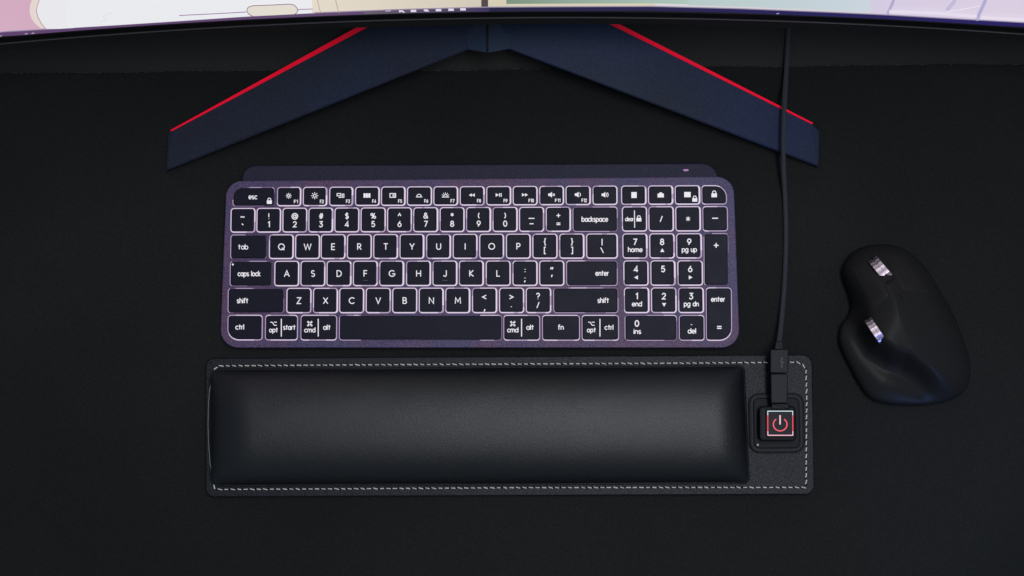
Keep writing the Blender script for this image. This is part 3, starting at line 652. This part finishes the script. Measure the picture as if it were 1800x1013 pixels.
make_key('number pad key marked with a slash', 'N', 1140, 1184.6, lambda mk, x, y: mk.text('/', x, y-.2, 9.5, 1.7))
make_key('number pad key marked with an asterisk', 'N', 1187.4, 1232, lambda mk, x, y: mk.text('*', x-.2, y+2, 14, 1.35))
make_key('number pad key marked with a minus', 'N', 1235, 1279.4, lambda mk, x, y: mk.stroke([(x-5, y-1), (x+4.6, y-1)], 1.9), 's')
# -- letter rows
make_key('wide black key marked tab', 'Q', 405, 469.4, word('tab', 427.4, 18, w=1.35), 'd')
qs = [473, 519, 564, 610, 656.4, 702.6, 749.4, 796, 842.6, 889.6]
for c, a in zip('QWERTYUIOP', qs): make_key('black key marked %s' % c, 'Q', a, a+43.4, L1(c))
def brk(a, b): return lambda mk, x, y: (mk.text(a, x, y-7.8, 9.6, 1.65), mk.text(b, x, y+7.4, 9.6, 1.65))
make_key('black key marked with left brackets', 'Q', 936, 980, brk('{', '['))
make_key('black key marked with right brackets', 'Q', 983.4, 1027.4, brk('}', ']'))
make_key('black key marked with a bar and backslash', 'Q', 1030.6, 1086, lambda mk, x, y: (mk.text('|', x, y-7.2, 10, 1.6), mk.text('\\', x, y+7.2, 10, 1.6)))
def np(c, sub=None, wd=0, t=None):
    def f(mk, x, y):
        mk.text(c, x, y-7.3, 9.8, 1.9)
        if t: tri(mk, x+.4, y+7.6, t)
        elif sub: mk.text(sub, x+.3, y+6.2, 7.8, 1.5, wd)
    return f
make_key('number pad key marked 7 home', 'Q', 1094.4, 1138.4, np('7', 'home', 26)); make_key('number pad key marked 8 with an up arrow', 'Q', 1141.6, 1186, np('8', t='u')); make_key('number pad key marked 9 pg up', 'Q', 1189, 1234, np('9', 'pg up', 27))
make_key('tall black key marked with a plus', 'Q', 1237, 1280.8, lambda mk, x, y: mk.text('+', x, 431, 11.5, 2.0), 'd', row2='A')
make_key('wide black key marked caps lock', 'A', 404, 478.4, word('caps lock', 437.8, 40.5), 'd')
as_ = [482.4, 528.4, 574.4, 620.6, 667, 714, 760.4, 807, 854]
for c, a in zip('ASDFGHJKL', as_):
    k = make_key('black key marked %s' % c, 'A', a, a+43.6, L1(c))
    if c in 'FJ':
        mk = Mark(K, KH+.00004); mk.stroke([(a+17.5, 493), (a+26, 493)], 1.0); mk.build('homing_bump', mat('homing bump', (0.028, 0.018, 0.045), 0.5), k)
make_key('black key marked with colon and semicolon', 'A', 901, 945, lambda mk, x, y: (mk.text(':', x, y-5.8, 8.4, 2.2), mk.text(';', x-.5, y+9.6, 9.6, 2.0)))
make_key('black key marked with quotation marks', 'A', 948, 992, lambda mk, x, y: (mk.text('"', x-.4, y-6, 10.5, 2.0), mk.text("'", x, y+4.2, 10.5, 2.0)))
make_key('wide black key marked enter', 'A', 995.4, 1085.6, word('enter', 1058.4, 24), 'w')
make_key('number pad key marked 4 with a left arrow', 'A', 1096, 1140, np('4', t='l')); make_key('number pad key marked 5', 'A', 1143.6, 1187.6, np('5')); make_key('number pad key marked 6 with a right arrow', 'A', 1191, 1235.6, np('6', t='r'))
make_key('wide black key marked shift, left of Z', 'Z', 400.4, 499.6, word('shift', 426.4, 20.5), 'd')
zs = [503.6, 550.4, 596.4, 643, 689.6, 736.4, 783]
for c, a in zip('ZXCVBNM', zs): make_key('black key marked %s' % c, 'Z', a, a+43.8, L1(c))
make_key('black key marked with a less than sign', 'Z', 830, 874, lambda mk, x, y: (mk.text('<', x-.6, y-6.6, 10.5, 1.7), mk.text(',', x-.4, y+12, 12, 2.0)))
make_key('black key marked with a greater than sign', 'Z', 877.4, 921.4, lambda mk, x, y: (mk.text('>', x-.6, y-6.6, 10.5, 1.7), mk.text('.', x-.6, y+7, 9, 2.2)))
make_key('black key marked with a question mark', 'Z', 924.4, 969, lambda mk, x, y: (mk.text('?', x-1, y-7.6, 10, 1.8), mk.text('/', x-1, y+8, 10, 1.6)))
make_key('wide black key marked shift, right of the question mark', 'Z', 972.6, 1087, word('shift', 1060.4, 20.5), 'w')
make_key('number pad key marked 1 end', 'Z', 1097, 1141.6, np('1', 'end', 18)); make_key('number pad key marked 2 with a down arrow', 'Z', 1144.6, 1189.4, np('2', t='d')); make_key('number pad key marked 3 pg dn', 'Z', 1192.4, 1237.4, np('3', 'pg dn', 26.5))
make_key('tall rounded key marked enter and equals', 'Z', 1241, 1286.6, lambda mk, x, y: (mk.text('enter', 1262.2, 526.2, 7.8, 1.6, 25), mk.text('=', 1264.4, 575, 11, 1.9)), 's', [6, 7, 22, 6], row2='B')
# -- bottom row
make_key('black key marked ctrl with a rounded corner', 'B', 400, 461.6, word('ctrl', 421.4, 15.5, 575), 's', [6, 6, 6, 20])
def duo(sym, w1, x1, wd1, w2, x2, wd2, xb):
    return lambda mk, x, y: (sym(mk, x1, 568.8+.4), mk.text(w1, x1, 580.2, 7.6, 1.45, wd1), mk.stroke([(xb, 561), (xb, 591.5)], 1.7), mk.text(w2, x2, 575.6, 7.8, 1.5, wd2))
make_key('black key marked opt and start', 'B', 466, 523.6, duo(opt, 'opt', 480.8, 15.8, 'start', 508.6, 22, 494.5), 's')
make_key('black key marked cmd and alt, left of the space bar', 'B', 528.4, 592.4, duo(cmd, 'cmd', 544.6, 20, 'alt', 574.6, 13.5, 559.4), 's')
make_key('long blank space bar', 'B', 596, 882.4, None, 'w')
make_key('black key marked cmd and alt, right of the space bar', 'B', 885, 949.4, duo(cmd, 'cmd', 901.4, 20, 'alt', 931.8, 13.5, 916.8), 's')
make_key('black key marked fn', 'B', 953, 1019.4, word('fn', 985.8, 10.5, 575.4), 's')
make_key('black key marked opt and ctrl', 'B', 1022.6, 1088, duo(opt, 'opt', 1039.6, 16, 'ctrl', 1070.4, 15.8, 1054.6), 's')
make_key('wide number pad key marked 0 ins', 'B', 1098, 1190, lambda mk, x, y: (mk.text('0', 1119.6, 568.8, 10, 2.0), mk.text('ins', 1120.4, 582.8, 7.8, 1.6, 13.5)), 'w')
make_key('number pad key marked with a dot and del', 'B', 1193.6, 1238.4, lambda mk, x, y: (mk.text('.', 1215.6, 567.4, 8, 2.4), mk.text('del', 1216.2, 582, 8, 1.6, 14.8)), 's')
m = MB(); m.loft(slab([Vector((409.2+1.7*math.cos(a*math.pi/6), 465.2+1.7*math.sin(a*math.pi/6))) for a in range(12)], KH, KH+.0003, .3, K)); m.build('caps_lock_light', 'legend', deck)

# ================================================================== WRIST REST
wl = U(895, 750, 0); wr = thing('wrist_rest', (wl.x, wl.y, 0), 'padded black leather wrist rest with white stitching and a lit power button', 'wrist rest')
BZ = 0.0062
bo_ = fillet([(361, 630), (1428, 623.5), (1432, 869.5), (361.5, 874)], [14, 18, 16, 15], 10)
m = MB(); m.loft([[U(p.x, p.y, MZ+.0003) for p in inset(bo_, .3)]]+slab(bo_, MZ+.0008, BZ, 2.0, bevz=.0008)); base = m.build('leather_base', 'base', wr, smooth=35)
# padded cushion
po = fillet([(369, 648), (1309, 641.5), (1318.5, 851), (370, 855.5)], [20, 12, 12, 17], 12)
ds = []
for i in range(len(po)):
    a, b = po[i], po[(i+1) % len(po)]; k = max(1, int((b-a).length/12))
    for j in range(k):
        p = a.lerp(b, j/k)
        if p.x < 376: p = p+Vector((-3.4*math.cos((p.y-748)/110*math.pi/2) if abs(p.y-748) < 110 else 0, 0))
        p = p + Vector((0, .5*math.sin(p.x/83.0)*(1 if p.y < 700 else -.6)))
        ds.append(p)
po = ds
def spine(p): return Vector((min(max(p.x, 369+105), 1314-100), 746))
m = MB(); rings = [[U(p.x, p.y, BZ-.0005) for p in po], [U(p.x, p.y, BZ+.0014) for p in inset(po, -.1)], [U(p.x, p.y, BZ+.0024) for p in inset(po, .9)], [U(p.x, p.y, BZ+.0026) for p in inset(po, 2.6)]]
P1 = inset(po, 3.4); HZ = .0205
def fd(d, D, n=2.4, e=.52): return (1-(1-min(1, max(0, d/D)))**n)**e
for k in range(0, 37):
    s = (k/36)**1.5*0.985
    ring = []
    for p in P1:
        q = p+(spine(p)-p)*s
        tq = (q.y-640)/215; xl = 369+2*0; xr = 1309+9.5*tq
        yt = 648-6.5*(q.x-369)/945; yb = 855.5-4.5*(q.x-369)/945
        zz = fd(q.x-xl, 80)*fd(xr-q.x, 60)*fd(q.y-yt, 112)*fd(yb-q.y, 112)
        ring.append(U(q.x, q.y, BZ+.0026+HZ*zz+.00010*math.sin(q.x/23.0+q.y/17)*math.sin(q.x/61.0)*zz))
    rings.append(ring)
m.loft(rings, False, True); m.build('cushion', 'pad', wr, smooth=50)
m = MB(); m.tube([U(*p, BZ+.0022) for p in ((380, 846), (373, 835), (369.2, 815), (366.6, 780), (365.6, 745), (366.4, 712), (368.6, 684), (373, 665), (379, 656))], .0006, 8)
m.build('seam_piping', mat('piping leather with painted highlight', (0.012, 0.013, 0.018), 0.35, spec=.6), wr, smooth=60)  # lip tube in a lighter colour, with the rim highlight put into it
# stitching: white thread along the top, right and bottom
def path_pts(pts, step):
    out = []; acc = 0
    for a, b in zip(pts, pts[1:]):
        a = Vector(a); b = Vector(b); L = (b-a).length; d = (b-a)/L
        while acc < L: out.append((a+d*acc, d)); acc += step
        acc -= L
    return out
stt = [(373.5, 657), (375.5, 651.5), (383, 643.5), (600, 641.8), (900, 640.2), (1200, 638.6), (1400, 637), (1409, 639.5), (1416.5, 648), (1418, 700), (1417.2, 780), (1417, 852), (1412.5, 857), (1200, 857), (900, 857.5), (600, 859.5), (383, 860.5), (377, 857), (373.5, 846)]
m = MB(); mh = MB()
for (p, d) in path_pts(stt, 11.4):
    jx = random.uniform(-.5, .5); nrm = Vector((-d.y, d.x)); tw = random.uniform(-.1, 1.1); L = 7.8+random.uniform(-1.2, .9)
    vert = abs(d.y) > .7
    pts = []
    for i in range(6):
        t = i/5-.5; q = p+d*(t*L+jx)+nrm*(t*2*tw); pts.append(U(q.x, q.y, BZ-.0001+.00065*math.cos(t*math.pi*.95)))
    m.tube(pts, random.uniform(.00031, .00042) if not vert else .00042, 6)
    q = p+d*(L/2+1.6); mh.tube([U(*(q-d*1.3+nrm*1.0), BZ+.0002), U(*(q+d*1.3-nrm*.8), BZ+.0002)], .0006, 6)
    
m.build('stitching', 'thread', wr, smooth=60); mh.build('stitch_hole_shade', 'hole', wr, smooth=60)  # second mesh: dark tubes standing in for shade in the stitch holes
# power button module
pm = fillet([(1315, 691.5), (1413, 690.5), (1415.5, 796.5), (1317, 797.5)], 19, 9)
m = MB(); m.loft(slab(pm, BZ-.0003, BZ+.0018, 4, bevz=.0012)); mod = m.build('button_mount', 'rubber', wr, smooth=40)
mi_ = inset(pm, 8.5); m = MB(); m.loft(slab(mi_, BZ+.001, BZ+.0028, 2, bevz=.0008)); m.build('mount_plate', mat('mount plate rubber', (0.006, 0.006, 0.009), 0.55, spec=.1), mod, smooth=40)
m = MB(); sp = inset(pm, 6.2)
cl = [(p.x, p.y) for p in sp]+[(sp[0].x, sp[0].y)]
for (p, d) in path_pts(cl, 7.0): m.tube([U(*(p-d*2.2), BZ+.0019), U(*p, BZ+.0023), U(*(p+d*2.2), BZ+.0019)], .00035, 5)
m.build('black_stitching', mat('black thread', (0.03, 0.03, 0.036), 0.6), mod)
hs = fillet([(1333, 713.5), (1399, 713.5), (1400.5, 776), (1333.5, 776)], 9, 7)
m = MB(); m.loft([[U(p.x, p.y, BZ+.002) for p in hs], [U(p.x, p.y, BZ+.008) for p in inset(hs, .6)], [U(p.x, p.y, BZ+.0105) for p in inset(hs, 3)], [U(p.x, p.y, BZ+.011) for p in inset(hs, 7)]]); hsg = m.build('button_housing', 'rubber', wr, smooth=40)
cz = BZ+.0125
cp = fillet([(1346, 719.5), (1396, 719.5), (1396.8, 768.5), (1346.2, 768.5)], 4, 5)
m = MB(); m.loft(slab(cp, BZ+.010, cz, 1.2, bevz=.0006)); cap = m.build('power_button', 'cap', wr, smooth=40)
fr = [(1349.6, 723), (1393.4, 723), (1393.7, 765.4), (1349.8, 765.4)]
for (i, j, ma, nme) in ((0, 1, 'lc', 'pale light bar'), (1, 2, 'lr', 'red light bar'), (2, 3, 'lp', 'pink light bar'), (3, 0, 'lr', 'red light bar')):
    mk = Mark(U, cz+.0001+.00003*i); mk.stroke([fr[i], lerp(fr[i], fr[j], .3), lerp(fr[i], fr[j], .7), fr[j]], 1.5); o = mk.build('light_bar', ma, cap); o['label'] = nme
for i, ma in ((0, 'lp'), (1, 'lp'), (2, 'lp'), (3, 'lp')):
    for j in ((i+1) % 4, (i-1) % 4):
        mk = Mark(U, cz+.0003); mk.stroke([fr[i], lerp(fr[i], fr[j], .16)], 1.4); mk.build('light_bar', 'lp' if i > 1 else 'lc', cap)
mk = Mark(U, cz+.0002); mk.stroke([(1371.4+p[0], 746.3-p[1]) for p in arc(0, 0, 12, 11.4, 128, 412, 24)], 2.2); mk.build('power_symbol', 'lsym', cap)
mk = Mark(U, cz+.0002); mk.stroke([(1371.2, 730.5), (1371.2, 746)], 2.6); mk.build('power_symbol', E('pale power symbol', (235, 190, 196), 1.0), cap)
m = MB(); m.loft(slab([Vector((1332.2+2*math.cos(a*math.pi/6), 782.3+2*math.sin(a*math.pi/6))) for a in range(12)], BZ+.0026, BZ+.0031, .3)); m.build('small_indicator', mat('indicator lens', (0.12, 0.12, 0.13), 0.3), mod)

# ================================================================== USB CABLE
cl_ = U(1371, 660, 0); cb = thing('usb_cable', (cl_.x, cl_.y, 0), 'black braided usb cable plugged into the lit power button, running up under the monitor', 'cable')
def plugbox(name, corners, z0, z1, r=2.2, ma='plug', bev=1.6, parent=cb):
    o = fillet(corners, r, 5); m = MB()
    m.loft([[U(p.x, p.y, z0) for p in inset(o, bev)], [U(p.x, p.y, z0+.0008) for p in o]]+slab(o, z0+.001, z1, bev, bevz=.0010)); return m.build(name, ma, parent, smooth=40)
PZ0, PZ1 = BZ+.0045, BZ+.0145
up = plugbox('plug', [(1354.2, 614.5), (1386, 614), (1385.8, 656), (1354, 656)], PZ0, PZ1, 2.5)
plugbox('plug_tip', [(1354.6, 657.4), (1385, 657.4), (1384, 709), (1355.4, 709)], PZ0+.0002, PZ1-.0004, 1.6)
plugbox('socket_collar', [(1356, 709.4), (1386, 709.4), (1388, 720), (1356, 720)], PZ0-.001, PZ1-.0028, 1.0, 'rubber')
plugbox('strain_relief', [(1363.5, 600), (1376, 600), (1378.2, 615), (1361.5, 615)], PZ0+.0016, PZ1-.0020, 1.2, 'rubber')
mk = Mark(U, PZ1+.00008); x = 1374.6
mk.stroke([(x-.4, 644), (x, 630)], .9); mk.fill([(x-1.5, 631.5), (x, 628), (x+1.5, 631.5)]); mk.stroke([(x-.3, 640.5), (x+2.8, 637.5), (x+2.8, 635)], .8); mk.stroke([(x-.2, 638), (x-3, 635.5), (x-3, 633.5)], .8)
mk.stroke([(x-.4+1.2*math.cos(t*math.pi/4), 644.4+1.2*math.sin(t*math.pi/4)) for t in range(9)], 1.0)
mk.build('usb_symbol', mat('moulded symbol', (0.004, 0.004, 0.005), 0.5), up)
ctrl = [(1369.6, 602, PZ0+.005), (1371, 588, .0125), (1374, 560, .009), (1378.5, 505, .0052), (1381, 450, .0045), (1381.5, 400, .0045), (1380, 350, .0055), (1377.5, 300, .013), (1377, 262, .0175), (1377.6, 215, .0185), (1379, 180, .0165), (1381.5, 135, .0085), (1384, 90, .005), (1386.5, 48, .004), (1389, 10, .003), (1390, -60, .003), (1384, -140, .003)]
cp_ = []
for i in range(len(ctrl)-1):
    a, b, c, d = [Vector(ctrl[max(0, min(len(ctrl)-1, i+k))]) for k in (-1, 0, 1, 2)]
    for k in range(10):
        t = k/10; cp_.append(.5*((2*b)+(c-a)*t+(2*a-5*b+4*c-d)*t*t+(3*b-a-3*c+d)*t**3))
pts = [U(p.x, p.y, p.z) for p in cp_]
m = MB(); m.tube(pts, .00125, 10); cord = m.build('cord', mat('cord core', (0.004, 0.004, 0.006), 0.7), cb, smooth=60)
# braid: two families of thin strands wound round the cord
fine = [pts[0]]; 
for a, b in zip(pts, pts[1:]):
    k = max(1, int((b-a).length/.00045))
    fine += [a.lerp(b, (j+1)/k) for j in range(k)]
m = MB(); NS = 3
for dirn in (1, -1):
    for s in range(NS):
        prev = None; line = []
        dist = 0
        for i, p in enumerate(fine):
            if i: dist += (p-fine[i-1]).length
            d = (fine[min(i+1, len(fine)-1)]-fine[max(i-1, 0)]).normalized(); a = d.cross(Vector((0, 0, 1))).normalized(); c = a.cross(d)
            an = dirn*dist/.0052*2*math.pi+s*2*math.pi/NS
            rr = .00142+.0001*math.sin(an*NS)
            line.append(p+a*math.cos(an)*rr+c*math.sin(an)*rr)
        m.tube(line, .00030, 4)
m.build('braid', mat('blue grey braid', (0.034, 0.038, 0.047), 0.55, spec=.3), cord, smooth=60)

# ================================================================== MOUSE
ml = U(1590, 590, 0); mo = thing('computer_mouse', (ml.x, ml.y, 0), 'sculpted black computer mouse with steel scroll wheel and thumb wheel', 'mouse')
OUT = [(1484, 462), (1503, 441), (1540, 430), (1585, 436), (1625, 468), (1655, 515), (1684, 570), (1701, 620), (1706, 652), (1698, 684), (1674, 702), (1635, 711), (1590, 713), (1552, 709), (1528, 699), (1511, 677), (1495, 648), (1480, 618), (1474, 595), (1478, 572), (1490, 556), (1496, 535), (1488, 505), (1480, 482)]
def catmull(P, n=6):
    L = len(P); o = []
    for i in range(L):
        a, b, c, d = [Vector(P[(i+k) % L]) for k in (-1, 0, 1, 2)]
        for k in range(n):
            t = k/n; o.append(.5*((2*b)+(c-a)*t+(2*a-5*b+4*c-d)*t*t+(3*b-a-3*c+d)*t**3))
    return o
MO = catmull(OUT)
RIDGE = [Vector(p) for p in ((1470, 440), (1482, 488), (1508, 526), (1520, 560), (1546, 604), (1570, 620), (1594, 627), (1622, 648), (1647, 676), (1680, 708))]
def sst(a, b, x): t = min(1, max(0, (x-a)/(b-a))); return t*t*(3-2*t)
def ridge_d(p):
    best = 1e9; sgn = 1
    for a, b in zip(RIDGE, RIDGE[1:]):
        ab = b-a; t = min(1, max(0, (p-a).dot(ab)/ab.dot(ab))); q = a+ab*t; d = (p-q).length
        if d < best: best = d; sgn = 1 if ab.x*(p-a).y-ab.y*(p-a).x < 0 else -1
    return best*sgn
ax = Vector((.56, .83))
def edge_d(p):
    return min(((MO[i]+(MO[(i+1) % len(MO)]-MO[i])*min(1, max(0, (p-MO[i]).dot(MO[(i+1) % len(MO)]-MO[i])/(MO[(i+1) % len(MO)]-MO[i]).length_squared)))-p).length for i in range(0, len(MO)))
def MH(p):
    along = (p-Vector((1510, 450))).dot(ax)/300
    body = .0185+.021*math.sin(math.pi*min(1, max(0, along*0.80+.10)))
    rd = ridge_d(p); e = min(1, edge_d(p)/92)
    dome = math.sqrt(max(0, 1-(1-e)**1.8))
    wing = .011+.006*sst(-10, -60, rd)
    k = sst(-38, 16, rd)
    return MZ+.003+(wing*(1-k)+body*k)*dome
C0 = Vector((1592, 590)); m = MB(); rings = [[(lambda q: Vector((q.x, q.y, MZ+.0004)))(U(p.x, p.y, .004)) for p in inset(MO, 2)]]
NR = 26
for k in range(NR+1):
    t = (k/NR)**1.25*.985
    rr = []
    for p in MO:
        q = p+(C0-p)*t; rr.append(U(q.x, q.y, MH(q)))
    rings.append(rr)
m.loft(rings); body = m.build('body', 'mouse', mo, smooth=70)
def mpatch(name, cs, off, ma, n=12, r=.08):
    m = MB(); a, b, c, d = [Vector(p) for p in cs]; grid = []
    for j in range(n+1):
        row = []
        for i in range(n+1):
            q = a.lerp(b, i/n).lerp(d.lerp(c, i/n), j/n); ed = min(i, n-i, j, n-j); row.append(U(q.x, q.y, MH(q)+(off if ed > 0 else -.0006)))
        grid.append(row)
    m.loft(grid, False, False, closed=False); return m.build(name, ma, mo, smooth=60)
mpatch('left_button', [(1490, 468), (1524, 447), (1565, 522), (1533, 551)], .0006, 'mousebtn')
mpatch('right_button', [(1552, 440), (1590, 448), (1640, 520), (1586, 512)], .0006, 'mousebtn')
mpatch('mode_button', [(1580, 516), (1587, 511), (1597, 525), (1589, 530)], .0012, 'mousebtn', 5)
def wheel(name, p0, p1, rad, width, zc, label, n=40, arc_=None):
    a = U(*p0, zc); b = U(*p1, zc); c = (a+b)/2; d = (b-a).normalized(); up_ = (CAM-c).normalized(); axl = d.cross(up_).normalized(); up_ = axl.cross(d)
    m = MB(); prof = [(-.46, .0), (-.5, .90), (-.44, 1.0), (-.1, 1.0), (-.07, .93), (.07, .93), (.1, 1.0), (.44, 1.0), (.5, .90), (.46, .0)]
    rings = []
    for k in range(n):
        an = 2*math.pi*k/n; g = 0.965 if k % 2 else 1.0
        rings.append([c+axl*(u*width)+(d*math.cos(an)+up_*math.sin(an))*rad*s*g for u, s in prof])
    rings.append(rings[0]); m.loft(rings, False, False, closed=False); o = m.build(name, 'steel', mo, smooth=20); o['label'] = label
    return o
hA = MH(Vector((1551, 476))); wheel('scroll_wheel', (1534, 456), (1566, 494), .0105, .0075, hA-.0062, 'ridged steel scroll wheel between the buttons')
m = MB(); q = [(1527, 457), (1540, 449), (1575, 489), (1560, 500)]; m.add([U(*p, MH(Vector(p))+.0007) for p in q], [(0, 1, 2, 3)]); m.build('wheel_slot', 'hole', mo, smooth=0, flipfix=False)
hB = MH(Vector((1545, 575))); wheel('thumb_wheel', (1525, 561), (1552, 601), .0095, .0056, hB-.0050, 'short steel thumb wheel on the left flank')
